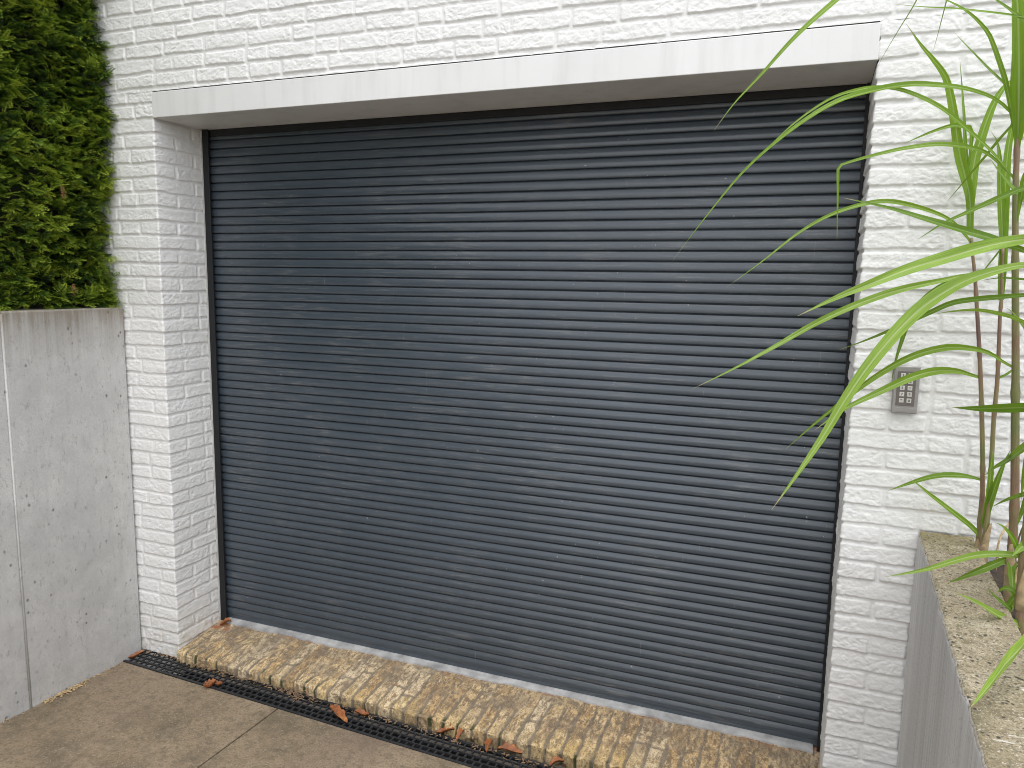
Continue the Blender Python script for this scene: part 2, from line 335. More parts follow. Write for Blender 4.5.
m, nt, b = mat('dry_autumn_leaf')
c = ramp(nt, noise_tex(nt, 30, 5, .65), [(.3, (.12, .045, .020)), (.5, (.30, .10, .03)), (.7, (.44, .20, .07))])
setc(nt, b, c); b.inputs['Roughness'].default_value = .6; bump(nt, b, noise_tex(nt, 120, 3), .4, .002); M['dryleaf'] = m
REEDS = [
    ('C1',
     [[3.227,-0.09,0.928,0.015],[3.227,-0.09,0.98,0.0149],[3.226,-0.09,1.085,0.0148],[3.223,-0.09,1.173,0.0136],[3.206,-0.09,1.352,0.0129],[3.184,-0.09,1.542,0.0116],[3.16,-0.09,1.718,0.0104],[3.15,-0.09,1.789,0.0098],[3.14,-0.09,1.843,0.0086],[3.133,-0.09,1.891,0.0086]],
     [[0.0141,0.5,0.4,[[3.109,-0.09,2.094],[3.106,-0.106,2.185],[3.088,-0.109,2.196],[3.057,-0.115,2.202],[2.997,-0.127,2.182],[2.93,-0.14,2.151]]],
      [0.0157,0.6,0.5,[[3.133,-0.09,1.877],[3.118,-0.097,1.896],[3.068,-0.115,1.943],[2.984,-0.141,1.976],[2.9,-0.166,1.992],[2.827,-0.188,1.98],[2.747,-0.213,1.949],[2.666,-0.242,1.896],[2.575,-0.277,1.815],[2.485,-0.31,1.741]]],
      [0.0241,0.75,0.5,[[3.151,-0.09,1.789],[3.111,-0.106,1.782],[3.066,-0.124,1.77],[2.957,-0.168,1.743],[2.848,-0.214,1.701],[2.739,-0.262,1.645],[2.633,-0.311,1.577],[2.524,-0.361,1.509],[2.415,-0.41,1.448]]],
      [0.0277,0.65,0.35,[[3.191,-0.09,1.49],[3.156,-0.1,1.501],[3.123,-0.11,1.509],[3.067,-0.126,1.507],[3.001,-0.146,1.485],[2.914,-0.174,1.438],[2.826,-0.203,1.386],[2.752,-0.23,1.323]]],
      [0.021,0.2,0.6,[[3.151,-0.09,1.783],[3.12,-0.085,1.774],[3.085,-0.079,1.764],[3.035,-0.069,1.72],[2.997,-0.058,1.656],[2.981,-0.048,1.585],[2.969,-0.038,1.514],[2.964,-0.03,1.448]]],
      [0.0212,0.35,0.4,[[3.221,-0.09,1.188],[3.202,-0.088,1.192],[3.164,-0.083,1.195],[3.1,-0.075,1.184],[3.035,-0.067,1.152],[2.975,-0.06,1.118]]],
      [0.0194,0.55,0.8,[[3.242,-0.09,0.998],[3.214,-0.099,1.037],[3.158,-0.114,1.083],[3.085,-0.133,1.138],[3.053,-0.141,1.164],[3.019,-0.15,1.188]]],
      [0.0324,0.6,0.6,[[3.127,-0.09,1.913],[3.119,-0.093,2.0],[3.105,-0.095,2.053],[3.082,-0.097,2.125],[3.064,-0.1,2.205],[3.047,-0.102,2.281],[3.027,-0.104,2.339],[2.993,-0.106,2.387],[2.96,-0.108,2.427],[2.917,-0.11,2.488]]],
      [0.0321,0.6,0.6,[[3.129,-0.09,1.913],[3.122,-0.087,2.0],[3.124,-0.083,2.103],[3.133,-0.081,2.158],[3.145,-0.079,2.215],[3.16,-0.076,2.267],[3.181,-0.074,2.307],[3.204,-0.073,2.323],[3.24,-0.072,2.325],[3.277,-0.07,2.307]]],
      [0.0114,0.4,0.8,[[3.121,-0.09,1.983],[3.111,-0.08,2.068],[3.099,-0.069,2.153],[3.09,-0.059,2.238],[3.08,-0.05,2.315],[3.069,-0.04,2.397]]]]),
    ('C2',
     [[3.238,-0.12,0.924,0.0177],[3.238,-0.12,0.968,0.0177],[3.237,-0.12,1.044,0.0164],[3.237,-0.12,1.138,0.0146],[3.233,-0.12,1.254,0.0127],[3.228,-0.12,1.377,0.0121],[3.227,-0.12,1.475,0.0114],[3.224,-0.12,1.547,0.0108],[3.217,-0.12,1.672,0.0096],[3.216,-0.12,1.722,0.0093],[3.207,-0.12,1.861,0.0084]],
     [[0.0235,0.5,0.9,[[3.207,-0.12,1.869],[3.192,-0.12,1.99],[3.179,-0.12,2.096],[3.171,-0.12,2.139],[3.161,-0.12,2.164],[3.151,-0.12,2.177]]],
      [0.0264,0.5,0.8,[[3.213,-0.12,1.814],[3.204,-0.104,1.991],[3.201,-0.094,2.099],[3.203,-0.088,2.159],[3.21,-0.083,2.213],[3.224,-0.076,2.28],[3.251,-0.07,2.332]]],
      [0.0254,0.35,0.7,[[3.215,-0.12,1.717],[3.214,-0.109,1.787],[3.213,-0.097,1.862],[3.211,-0.083,1.954],[3.211,-0.07,2.039]]],
      [0.0057,0.15,0.8,[[3.204,-0.12,1.867],[3.201,-0.12,1.856],[3.169,-0.12,1.803],[3.152,-0.12,1.772]]],
      [0.0085,0.3,0.8,[[3.23,-0.12,1.496],[3.244,-0.12,1.505],[3.26,-0.12,1.52],[3.277,-0.12,1.541]]],
      [0.023,0.3,0.6,[[3.232,-0.12,1.052],[3.234,-0.126,1.103],[3.241,-0.132,1.156],[3.25,-0.139,1.209],[3.261,-0.145,1.262],[3.271,-0.15,1.299]]],
      [0.0232,0.6,0.7,[[3.231,-0.12,1.064],[3.235,-0.125,1.124],[3.233,-0.131,1.185],[3.231,-0.136,1.245],[3.23,-0.14,1.29]]]]),
    ('C3',
     [[3.25,-0.38,0.98,0.0223],[3.246,-0.38,1.08,0.0221],[3.241,-0.38,1.195,0.0207],[3.236,-0.38,1.261,0.0201],[3.222,-0.38,1.42,0.0194],[3.211,-0.38,1.551,0.0178],[3.197,-0.38,1.702,0.0166],[3.183,-0.38,1.85,0.015],[3.17,-0.38,2.006,0.0139],[3.165,-0.38,2.088,0.0123],[3.152,-0.38,2.254,0.011],[3.141,-0.38,2.416,0.0097],[3.131,-0.38,2.553,0.0084],[3.117,-0.38,2.688,0.0059]],
     [[0.0229,0.6,0.5,[[3.119,-0.38,2.666],[3.046,-0.389,2.655],[2.951,-0.401,2.626],[2.844,-0.416,2.566],[2.725,-0.434,2.467],[2.639,-0.448,2.388],[2.559,-0.461,2.295],[2.494,-0.471,2.223],[2.446,-0.48,2.154]]],
      [0.0201,0.5,0.4,[[3.158,-0.38,2.164],[3.118,-0.387,2.203],[3.083,-0.391,2.224],[3.029,-0.398,2.242],[2.965,-0.406,2.252],[2.913,-0.413,2.255],[2.843,-0.422,2.247],[2.744,-0.434,2.22],[2.644,-0.449,2.156],[2.533,-0.466,2.054],[2.44,-0.483,1.934],[2.353,-0.5,1.808]]],
      [0.014,0.6,0.4,[[3.167,-0.38,2.016],[3.121,-0.386,2.075],[3.063,-0.392,2.132],[2.988,-0.4,2.197],[2.906,-0.407,2.24],[2.843,-0.412,2.253],[2.787,-0.417,2.248],[2.724,-0.422,2.227],[2.643,-0.43,2.17],[2.553,-0.44,2.08]]],
      [0.0156,0.55,0.4,[[3.167,-0.38,2.021],[3.104,-0.383,2.081],[3.063,-0.384,2.099],[3.029,-0.385,2.106],[2.979,-0.387,2.11],[2.909,-0.389,2.102],[2.838,-0.392,2.086],[2.779,-0.394,2.07],[2.765,-0.394,2.064],[2.761,-0.395,2.055],[2.765,-0.397,1.988],[2.768,-0.398,1.923],[2.771,-0.4,1.868]]],
      [0.0209,0.6,0.35,[[3.21,-0.38,1.55],[3.182,-0.383,1.565],[3.148,-0.386,1.587],[3.1,-0.39,1.597],[3.043,-0.394,1.595],[2.968,-0.401,1.567],[2.892,-0.408,1.514],[2.814,-0.416,1.442],[2.746,-0.423,1.374],[2.678,-0.43,1.299]]],
      [0.0232,0.3,0.8,[[3.248,-0.38,1.056],[3.218,-0.398,1.044],[3.189,-0.417,1.033],[3.135,-0.45,1.012],[3.087,-0.48,0.995]]],
      [0.0449,0.5,0.3,[[3.166,-0.38,2.076],[3.161,-0.392,2.134],[3.152,-0.408,2.213],[3.141,-0.429,2.311],[3.122,-0.452,2.418],[3.096,-0.476,2.522],[3.058,-0.5,2.624]]],
      [0.0334,0.6,0.5,[[3.167,-0.38,2.112],[3.171,-0.39,2.204],[3.174,-0.403,2.315],[3.181,-0.417,2.423],[3.2,-0.43,2.525]]],
      [0.0135,0.45,0.7,[[3.161,-0.38,2.112],[3.15,-0.38,2.16],[3.131,-0.38,2.237],[3.116,-0.38,2.282],[3.097,-0.38,2.331],[3.081,-0.38,2.367],[3.064,-0.38,2.39],[3.048,-0.38,2.408],[3.02,-0.38,2.433],[2.981,-0.38,2.457],[2.921,-0.38,2.482]]],
      [0.0076,0.3,0.9,[[3.152,-0.38,2.214],[3.147,-0.375,2.225],[3.123,-0.357,2.259],[3.09,-0.333,2.303],[3.054,-0.307,2.354],[3.015,-0.28,2.409]]],
      [0.0052,0.15,0.9,[[3.125,-0.38,2.576],[3.062,-0.335,2.579],[3.007,-0.285,2.545],[2.997,-0.247,2.49],[2.99,-0.212,2.434],[2.983,-0.18,2.382]]],
      [0.0051,0.15,0.9,[[3.121,-0.38,2.644],[3.019,-0.359,2.656],[2.954,-0.334,2.57],[2.921,-0.316,2.484],[2.888,-0.302,2.423],[2.854,-0.288,2.359],[2.838,-0.28,2.32]]],
      [0.0078,0.2,0.8,[[3.159,-0.38,2.16],[3.152,-0.367,2.151],[3.135,-0.334,2.125],[3.11,-0.285,2.083],[3.078,-0.229,2.03],[3.048,-0.18,1.982]]],
      [0.0246,0.45,0.9,[[3.243,-0.38,1.088],[3.246,-0.402,1.029],[3.249,-0.42,0.982],[3.249,-0.44,0.93]]]]),
    ('C4',
     [[3.244,-0.58,0.892,0.024],[3.235,-0.58,0.954,0.0239],[3.228,-0.58,1.021,0.0226],[3.226,-0.58,1.115,0.0213],[3.224,-0.58,1.261,0.0199],[3.221,-0.58,1.428,0.0185],[3.217,-0.58,1.59,0.0171],[3.209,-0.58,1.882,0.0145],[3.2,-0.58,2.162,0.012],[3.191,-0.58,2.41,0.0097]],
     [[0.0231,0.8,0.8,[[3.237,-0.58,0.952],[3.202,-0.615,0.976],[3.166,-0.654,1.002],[3.12,-0.705,1.038],[3.088,-0.741,1.061],[3.054,-0.78,1.085]]],
      [0.0169,0.3,0.7,[[3.231,-0.58,1.016],[3.21,-0.571,1.034],[3.195,-0.566,1.034],[3.183,-0.56,1.018]]],
      [0.0142,0.5,0.7,[[3.22,-0.58,1.114],[3.199,-0.589,1.163],[3.175,-0.595,1.193],[3.153,-0.6,1.204]]],
      [0.0096,0.25,0.8,[[3.213,-0.58,0.983],[3.202,-0.58,0.996],[3.18,-0.58,1.012],[3.156,-0.58,1.034]]]]),
    ('C5',
     [[3.281,-0.56,0.916,0.0192],[3.27,-0.56,1.115,0.019],[3.256,-0.56,1.308,0.0187],[3.24,-0.56,1.496,0.0174],[3.225,-0.56,1.681,0.016],[3.208,-0.56,1.861,0.0147],[3.191,-0.56,2.037,0.0134],[3.173,-0.56,2.21,0.012],[3.155,-0.56,2.38,0.011],[3.141,-0.56,2.504,0.0087]],
     [[0.0222,0.25,0.5,[[3.211,-0.56,1.825],[3.162,-0.566,1.838],[3.095,-0.574,1.865],[3.038,-0.58,1.883],[2.97,-0.588,1.905],[2.885,-0.598,1.932],[2.817,-0.605,1.949],[2.774,-0.61,1.959]]],
      [0.0165,0.3,0.7,[[3.196,-0.56,1.985],[3.152,-0.552,1.979],[3.094,-0.54,1.952],[3.043,-0.53,1.926],[2.996,-0.521,1.9],[2.943,-0.51,1.86]]],
      [0.035,0.85,0.7,[[3.208,-0.56,1.861],[3.156,-0.583,1.862],[3.075,-0.62,1.845],[3.006,-0.653,1.823],[2.92,-0.694,1.793],[2.834,-0.737,1.755],[2.767,-0.771,1.724],[2.691,-0.81,1.683]]],
      [0.0381,0.9,0.4,[[3.214,-0.56,1.798],[3.164,-0.574,1.805],[3.101,-0.592,1.79],[3.034,-0.611,1.763],[2.967,-0.633,1.715],[2.909,-0.656,1.651],[2.851,-0.682,1.566],[2.802,-0.707,1.479],[2.763,-0.73,1.399],[2.713,-0.755,1.309],[2.662,-0.78,1.223]]],
      [0.0162,0.2,0.6,[[3.219,-0.56,1.74],[3.178,-0.538,1.736],[3.131,-0.514,1.73],[3.09,-0.495,1.724],[3.042,-0.472,1.713],[2.992,-0.447,1.683],[2.921,-0.413,1.64],[2.856,-0.384,1.604],[2.797,-0.36,1.575]]],
      [0.0277,0.15,0.8,[[3.243,-0.56,1.485],[3.211,-0.497,1.467],[3.159,-0.409,1.447],[3.12,-0.352,1.436],[3.089,-0.31,1.429]]],
      [0.0255,0.3,0.8,[[3.245,-0.56,1.421],[3.23,-0.455,1.363],[3.214,-0.362,1.305],[3.202,-0.316,1.277],[3.19,-0.26,1.238]]],
      [0.0194,0.75,0.7,[[3.27,-0.56,1.115],[3.229,-0.562,1.119],[3.179,-0.565,1.118],[3.127,-0.569,1.108],[3.082,-0.571,1.087],[3.02,-0.575,1.056],[2.933,-0.58,1.025]]],
      [0.0284,0.9,0.9,[[3.207,-0.84,1.069],[3.177,-0.887,1.063],[3.156,-0.925,1.057],[3.124,-0.982,1.05],[3.08,-1.07,1.04],[3.042,-1.15,1.034],[3.018,-1.2,1.033]]],
      [0.0068,0.5,0.9,[[3.159,-0.56,2.338],[3.109,-0.56,2.351],[3.066,-0.56,2.362],[2.986,-0.56,2.38],[2.916,-0.56,2.391],[2.851,-0.56,2.404]]],
      [0.0101,0.35,0.9,[[3.162,-0.56,2.304],[3.09,-0.56,2.366],[3.061,-0.56,2.39],[3.025,-0.56,2.424]]],
      [0.0061,0.2,0.8,[[3.216,-0.56,1.771],[3.185,-0.491,1.773],[3.149,-0.421,1.776],[3.115,-0.36,1.768]]],
      [0.0123,0.75,0.5,[[3.227,-0.56,1.658],[3.188,-0.517,1.673],[3.162,-0.489,1.685],[3.131,-0.459,1.693],[3.103,-0.433,1.696],[3.062,-0.396,1.691],[3.02,-0.36,1.68]]],
      [0.0137,0.25,0.8,[[3.256,-0.56,1.293],[3.235,-0.482,1.251],[3.216,-0.425,1.221],[3.195,-0.36,1.179]]],
      [0.019,0.35,0.8,[[3.252,-0.56,1.331],[3.227,-0.56,1.275],[3.216,-0.56,1.228],[3.209,-0.56,1.187]]],
      [0.0307,0.6,0.9,[[3.264,-0.56,1.183],[3.238,-0.578,1.165],[3.216,-0.593,1.15],[3.194,-0.61,1.13]]],
      [0.0193,0.45,0.8,[[3.277,-0.56,1.041],[3.249,-0.56,1.041],[3.223,-0.56,1.017],[3.202,-0.56,0.972],[3.193,-0.56,0.93]]],
      [0.0214,0.3,0.7,[[3.234,-0.56,1.561],[3.217,-0.517,1.62],[3.196,-0.482,1.664],[3.175,-0.456,1.694],[3.158,-0.44,1.707]]],
      [0.0183,0.4,0.7,[[3.189,-0.56,2.059],[3.17,-0.551,2.04],[3.156,-0.54,2.006],[3.153,-0.525,1.954],[3.155,-0.51,1.896]]],
      [0.0217,0.5,0.7,[[3.243,-0.56,1.45],[3.23,-0.533,1.396],[3.228,-0.496,1.314],[3.235,-0.46,1.23]]],
      [0.014,0.35,0.7,[[3.203,-0.56,1.916],[3.171,-0.535,1.941],[3.144,-0.509,1.979],[3.115,-0.481,2.024],[3.095,-0.46,2.06]]]]),
]

# ------------------------------------------------------------------ the white brick wall (one height field that turns into the reveals)
ZB = -0.16
rows_z0 = H - 0.006 - COURSE * 44                     # a bed joint lies just under the lintel
def brick_height(s, z, breaks, seed):
    """s: distance along the wall, breaks: positions where bricks must end (quoins); returns relief in metres"""
    s0, zz0 = s, z
    sw = s + .0028 * fbm(s * 26, z * 26, seed, 2) + .0012 * vnoise(s * 90, z * 90, seed + 5)
    zw = z + .0026 * fbm(s * 9, z * 22, seed + 9, 2) + .0013 * vnoise(s * 80, z * 80, seed + 13)
    row = np.floor((zw - rows_z0) / COURSE).astype(int)
    zl = zw - rows_z0 - row * COURSE                   # 0..COURSE, joint at the low end
    d_z = np.minimum(zl - .0095, COURSE - zl)
    h = np.zeros_like(s); out_tone = np.zeros_like(s)
    for r in np.unique(row):
        sel = row == r
        rr = random.Random(int(r) * 7919 + seed)
        ends = []
        lo, hi = float(s.min()) - .4, float(s.max()) + .4
        segs = [lo] + [b_ for b_ in breaks if lo < b_ < hi] + [hi]
        for a_, b_ in zip(segs[:-1], segs[1:]):
            x = a_ + (0 if a_ != lo else rr.random() * -.2)
            x += (.105 if (r % 2) else 0) if a_ == lo else 0
            ends.append(x)
            k = 0
            while x < b_ - .02:
                L = .2215 if rr.random() < .68 else (.111 if rr.random() < .75 else .165)
                if k == 0 and a_ in breaks: L = (.2215 if r % 2 else .111)
                L += rr.uniform(-.004, .004)
                if b_ - (x + L) < .075 and b_ != hi: L = b_ - x
                x += L; ends.append(x); k += 1
        ends = np.unique(np.array(ends))
        i = np.clip(np.searchsorted(ends, sw[sel]) - 1, 0, len(ends) - 2)
        a = ends[i]; e = ends[i + 1]
        nob = np.isin(np.round(e, 5), np.round(np.array(breaks), 5)); noa = np.isin(np.round(a, 5), np.round(np.array(breaks), 5))
        ds = np.minimum(np.where(noa, 9, sw[sel] - a - .0055), np.where(nob, 9, e - sw[sel] - .0055))
        d = np.minimum(ds, d_z[sel])
        # rounded arrises
        both = np.clip(.007 - ds, 0, None) ** 2 + np.clip(.007 - d_z[sel], 0, None) ** 2
        d = np.where((ds < .007) & (d_z[sel] < .007), .007 - np.sqrt(both), d)
        q1 = _h(i + 0 * i, np.full_like(i, r), seed + 31); q2 = _h(i, np.full_like(i, r), seed + 37); q3 = _h(i, np.full_like(i, r), seed + 41)
        body = sstep(d, -.0012, .0030 + .0022 * (q3 > 0))
        fillp = np.where(ds < d_z[sel], np.where(_h(i + (sw[sel] - a > e - sw[sel]), np.full_like(i, r), seed + 83) > .45, .45, .0), .0)   # some upright joints are nearly painted shut
        body = np.maximum(body, fillp * sstep(d_z[sel], 0, .004))
        u = s[sel] * 1.0; w_ = z[sel]
        # hand-moulded folds: slanting creases, different on every brick
        ang = .45 * q3
        uu = u * np.cos(ang) + w_ * np.sin(ang) + 13.7 * q1; ww = -u * np.sin(ang) + w_ * np.cos(ang) + 7.1 * q2
        wv = fbm(uu * 16, ww * 46, seed + 51, 2)
        fold = np.abs(vnoise(uu * 24 + 1.2 * wv, ww * 78 + 1.8 * wv, seed + 57))
        fold2 = np.abs(vnoise(uu * 46 - wv, ww * 120 + 2 * wv, seed + 61))
        crease = -(1 - sstep(fold, 0, .26)) * .0015 - (1 - sstep(fold2, 0, .24)) * .0011
        amp = .45 + .55 * sstep(vnoise(uu * 7, ww * 11, seed + 67), -.4, .5)
        rough = .0012 * fbm(u * 55, w_ * 75, seed + 71, 3)
        lean = .0013 * q1 + .0010 * q2 * (d_z[sel] - .02) / .02 - .0016 * (zl[sel] - .03) / .03
        h[sel] = body * (.0050 + lean + crease * amp + rough * .75)
        h[sel] += (1 - body) * (.0007 * fbm(u * 50, w_ * 50, seed + 77, 2))
    return h

verts_all, faces_all, off = [], [], 0
def patch(P, nu, nv, keep=None):
    global off
    f = grid_faces(nu, nv)
    if keep is not None:
        f = f[keep.reshape(-1)]
    verts_all.append(P.reshape(-1, 3)); faces_all.append(f + off); off += nu * nv
FX, ZTOP = .003, 3.12
def axis(*parts):
    """parts: (start, stop, step) joined end to end"""
    a = []
    for p0, p1, st in parts:
        n = max(1, int(round((p1 - p0) / st))); a.append(np.linspace(p0, p1, n, endpoint=False))
    return np.append(np.concatenate(a), parts[-1][1])
zs_low = axis((ZB, H + LINTEL_H, FX))
zs_up = axis((H + LINTEL_H, ZTOP, FX), (ZTOP, 3.7, .006))
# left of the opening + left reveal
xs = axis((-1.3, -.37, .006), (-.37, 0, FX)); ys = axis((0, DEPTH + .03, FX))[1:]
s = np.concatenate([xs, ys]); S, Z = np.meshgrid(s, zs_low, indexing='ij')
h = brick_height(S, Z, [0.0], 3)
P = np.zeros(S.shape + (3,)); nx = len(xs)
P[:nx, :, 0] = S[:nx]; P[:nx, :, 1] = -h[:nx]
P[nx:, :, 0] = h[nx:]; P[nx:, :, 1] = S[nx:]
P[..., 2] = Z
P[nx - 1, :, 0] = h[nx - 1] * .8; P[nx - 1, :, 1] = -h[nx - 1] * .8
patch(P, len(s), len(zs_low))
# right of the opening + right reveal
ys = axis((-(DEPTH + .03), 0, FX))[:-1]; xs = axis((0, .62, FX), (.62, 1.9, .006))
s = np.concatenate([ys, xs]); S, Z = np.meshgrid(s, zs_low, indexing='ij')
h = brick_height(S, Z, [0.0], 8)
P = np.zeros(S.shape + (3,)); nx = len(ys)
P[:nx, :, 0] = W - h[:nx]; P[:nx, :, 1] = -S[:nx]
P[nx:, :, 0] = W + S[nx:]; P[nx:, :, 1] = -h[nx:]
P[..., 2] = Z
P[nx, :, 0] = W - h[nx] * .8; P[nx, :, 1] = -h[nx] * .8
patch(P, len(s), len(zs_low))
# above: one run over the whole width, starting on the top edge of the lintel
xs = axis((-1.3, -.37, .006), (-.37, 3.48, FX), (3.48, 4.76, .006))
S, Z = np.meshgrid(xs, zs_up, indexing='ij')
h = brick_height(S, Z, [], 21)
P = np.zeros(S.shape + (3,)); P[..., 0] = S; P[..., 1] = -h; P[..., 2] = Z
patch(P, len(xs), len(zs_up))
me = mesh_np('brick_wall', np.concatenate(verts_all), np.concatenate(faces_all))
wall = empty('brick_wall', (0, 0, ZB)); tag(wall, 'white painted wall of rough bricks all round the roller shutter', 'wall')
link('brickwork', me, M['paint'], wall, smooth=True)
mb = MB()                                              # the house behind and beyond the visible brickwork
mb.box(-4, -1.302, -.002, .25, ZB, 5.5); mb.box(4.762, 8, -.002, .25, ZB, 5.5); mb.box(-1.302, 4.762, -.002, .25, 3.702, 5.5)
mb.box(-1.30, -.02, .012, .25, ZB, 3.7); mb.box(W + .02, 4.76, .012, .25, ZB, 3.7); mb.box(-.02, W + .02, .012, .25, H + LINTEL_H + .01, 3.7)
mb.build('masonry', M['paint'], wall)

# ------------------------------------------------------------------ lintel
lin = empty('door_lintel', (W / 2, 0, H)); tag(lin, 'smooth white metal lintel casing above the roller shutter', 'lintel')
mb = MB().box(.002, W - .0025, -.006, DEPTH + .05, H, H + LINTEL_H - .004); mb.build('casing', M['lintel'], lin, .0025, 3)
MB().box(W - .0022, W + .0015, .002, DEPTH, H, H + LINTEL_H).build('sealant_joint', M['guide'], lin)

# ------------------------------------------------------------------ roller shutter
sh = empty('roller_shutter', (W / 2, DEPTH, 0)); tag(sh, 'dark slate grey roller shutter of narrow horizontal slats closing the garage', 'roller shutter')
SL_B, SL_T = .030, H + .03
N_SL = 62; pitch = (SL_T - SL_B) / N_SL
prof = []
prof = [(.0140, .0028), (.0000, .0034), (-.0030, .0040), (-.0042, .0052), (-.0047, .0080), (-.0049, .0120), (-.0049, .0170), (-.0046, .0200),
        (-.0038, .0232), (-.0022, .0285), (-.0004, .0338), (.0008, pitch - .0022), (.0030, pitch - .0008), (.0140, pitch - .0004)]   # one slat: flat lower face, bevelled upper face, open joint
nxs = 40; vx = np.linspace(.014, W - .006, nxs); V = []; nP = len(prof)
for i in range(N_SL):
    z0 = SL_B + i * pitch; dy = rng.normal(0, .00025); tl = rng.normal(0, .006)
    wob = .00035 * vnoise(vx * 2.3, np.full(nxs, i * .9), 5) + .00025 * vnoise(vx * 5, np.full(nxs, i * .31), 6)
    for (py, pz) in prof:
        V.append(np.stack([vx, DEPTH + .006 + py + dy + wob + tl * (pz - pitch / 2), np.full(nxs, z0 + pz) + .0003 * vnoise(vx * 1.1, np.full(nxs, i * .7), 7)], -1))
V = np.array(V)
me = mesh_np('curtain', V.reshape(-1, 3), grid_faces(N_SL * nP, nxs)[:, ::-1])
cur = link('slat_curtain', me, M['slat'], sh, smooth=True)
mb = MB().box(.016, W - .008, DEPTH + .004, DEPTH + .018, .004, SL_B + .006); mb.build('bottom_bar', M['slat'], sh, .002)
for (a, b_) in ((.010, .044), (W - .015, W - .004)):
    g = MB().box(a, b_, DEPTH - .022, DEPTH - .014, .0, H - .001)
    if a < 1: g.box(a, a + .006, DEPTH - .0138, DEPTH + .04, .0, H - .001)
    else: g.box(b_ - .006, b_, DEPTH - .0138, DEPTH + .04, .0, H - .001)
    g.build('guide_rail', M['guide'], sh, .001)
MB().box(.046, W - .017, DEPTH - .010, DEPTH + .004, H - .030, H - .001).build('top_guide_profile', M['guide'], sh, .002)
MB().box(-.02, W + .02, DEPTH + .06, DEPTH + .08, -.1, H + .1).build('back_sheet', M['black'], sh)
MB().box(.0065, .0098, DEPTH - .03, DEPTH - .016, .02, H - .002).build('sealant_strip', M['seal'], sh)

# ------------------------------------------------------------------ threshold of bricks on edge
def drv(x, y): return -.078 + .040 * (-y - .12)        # the drive falls towards the drain
gx = axis((.004, W - .004, .003)); gv = axis((0, 1, 1 / 130))
X, Vv = np.meshgrid(gx, gv, indexing='ij')
yb = DEPTH + .012; yf_top = -.006 - .021 * X; run = yb - yf_top
nose = .82                                             # parameter where the top turns into the worn front face
y_top = yb - run * Vv / nose
z_top = .004 - .034 * (Vv / nose) ** 1.25
Vf = np.clip((Vv - nose) / (1 - nose), 0, 1)
rad = .015 + .004 * vnoise(X * 9, X * 0, 4)
ang = np.clip(Vf / .55, 0, 1) * math.pi / 2
y_ = np.where(Vv <= nose, y_top, yf_top - rad * np.sin(ang) * .75)
z_ = np.where(Vv <= nose, z_top, -.030 - rad * (1 - np.cos(ang)) - np.clip((Vf - .55) / .45, 0, 1) * .052)
bp = .0625; xi = X + .003 * fbm(X * 20, Vv * 4, 77, 2) + .010 * (Vv - .5)
kb = np.floor(xi / bp); xl = xi - kb * bp
q1 = _h(kb, kb * 0, 91); q2 = _h(kb, kb * 0, 92); q3 = _h(kb, kb * 0, 93)
wob = fbm(X * 30, Vv * 12, 93, 3)
dj = np.minimum(xl, bp - xl) - .0055 - .0022 * wob
right = sstep(X, .9, 1.9)
start = .42 - .22 * q2 - .16 * right + .06 * wob       # mortar skin covers the back of the bricks
inb = sstep(Vv, start - .03, start + .03)
jointm = (1 - sstep(dj, -.001, .0035)) * inb
back = 1 - inb
cut = np.abs(Vv - (.53 + .12 * q3)) < .018
jointm = np.maximum(jointm, cut * inb * (q1 > .25) * .8)
relief = -.0065 * jointm * (.45 + .55 * right) * (.5 + .5 * sstep(Vv, .3, .8)) + .0016 * q1 * inb + .0022 * fbm(X * 60, Vv * 22, 95, 4) + .0035 * fbm(X * 16, Vv * 6, 96, 2)
chip = np.clip(fbm(X * 24, Vv * 9, 97, 3) - .55, 0, 1) * sstep(Vv, .55, .8)
relief = relief - .018 * chip
ny = np.where(Vv <= nose, -.0, -np.sin(ang)); nz = np.where(Vv <= nose, 1.0, np.cos(ang))
y_ = y_ + relief * ny; z_ = z_ + relief * nz
moss = jointm * sstep(Vv, .72, .82) * (vnoise(kb * 3.1, kb * 0 + 2.2, 99) > .12) * sstep(vnoise(X * 40, Vv * 14, 98), -.3, .2) * .95
rust = (1 - sstep(Vv, .03, .16 + .1 * wob)) * sstep(vnoise(X * 9, Vv * 3, 101), -.25, .5) * .8 + (X < .11) * (Vv < .28) * sstep(wob, -.5, .4) * .9
P = np.stack([X, y_, z_], -1)
thr = empty('brick_threshold', (W / 2, .1, -.08)); tag(thr, 'worn yellow brick threshold in front of the shutter, lichen and painted warm light on its edge', 'threshold')
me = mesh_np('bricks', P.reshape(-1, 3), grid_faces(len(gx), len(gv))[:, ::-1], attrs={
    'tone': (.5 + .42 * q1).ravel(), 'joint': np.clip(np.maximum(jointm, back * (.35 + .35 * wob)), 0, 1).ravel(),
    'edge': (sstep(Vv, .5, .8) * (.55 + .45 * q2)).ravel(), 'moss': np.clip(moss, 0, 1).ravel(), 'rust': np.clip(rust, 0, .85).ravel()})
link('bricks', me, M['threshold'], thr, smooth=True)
mb = MB()
nseg = 60; rs = random.Random(4)
prev = None
for i in range(nseg):
    x0, x1 = .046 + (W - .074) * i / nseg, .046 + (W - .074) * (i + 1) / nseg
    fa = prev if prev is not None else DEPTH - .038; fb = DEPTH - .038 + rs.uniform(-.006, .006); prev = fb
    mb.add([(x0, fa, .0), (x1, fb, .0), (x1, fb, .0075), (x0, fa, .0075), (x0, DEPTH - .005, .013), (x1, DEPTH - .005, .013), (x0, DEPTH + .01, .013), (x1, DEPTH + .01, .013)],
           [(0, 1, 2, 3), (3, 2, 5, 4), (4, 5, 7, 6)])
mb.build('metal_sill', M['zinc'], thr)

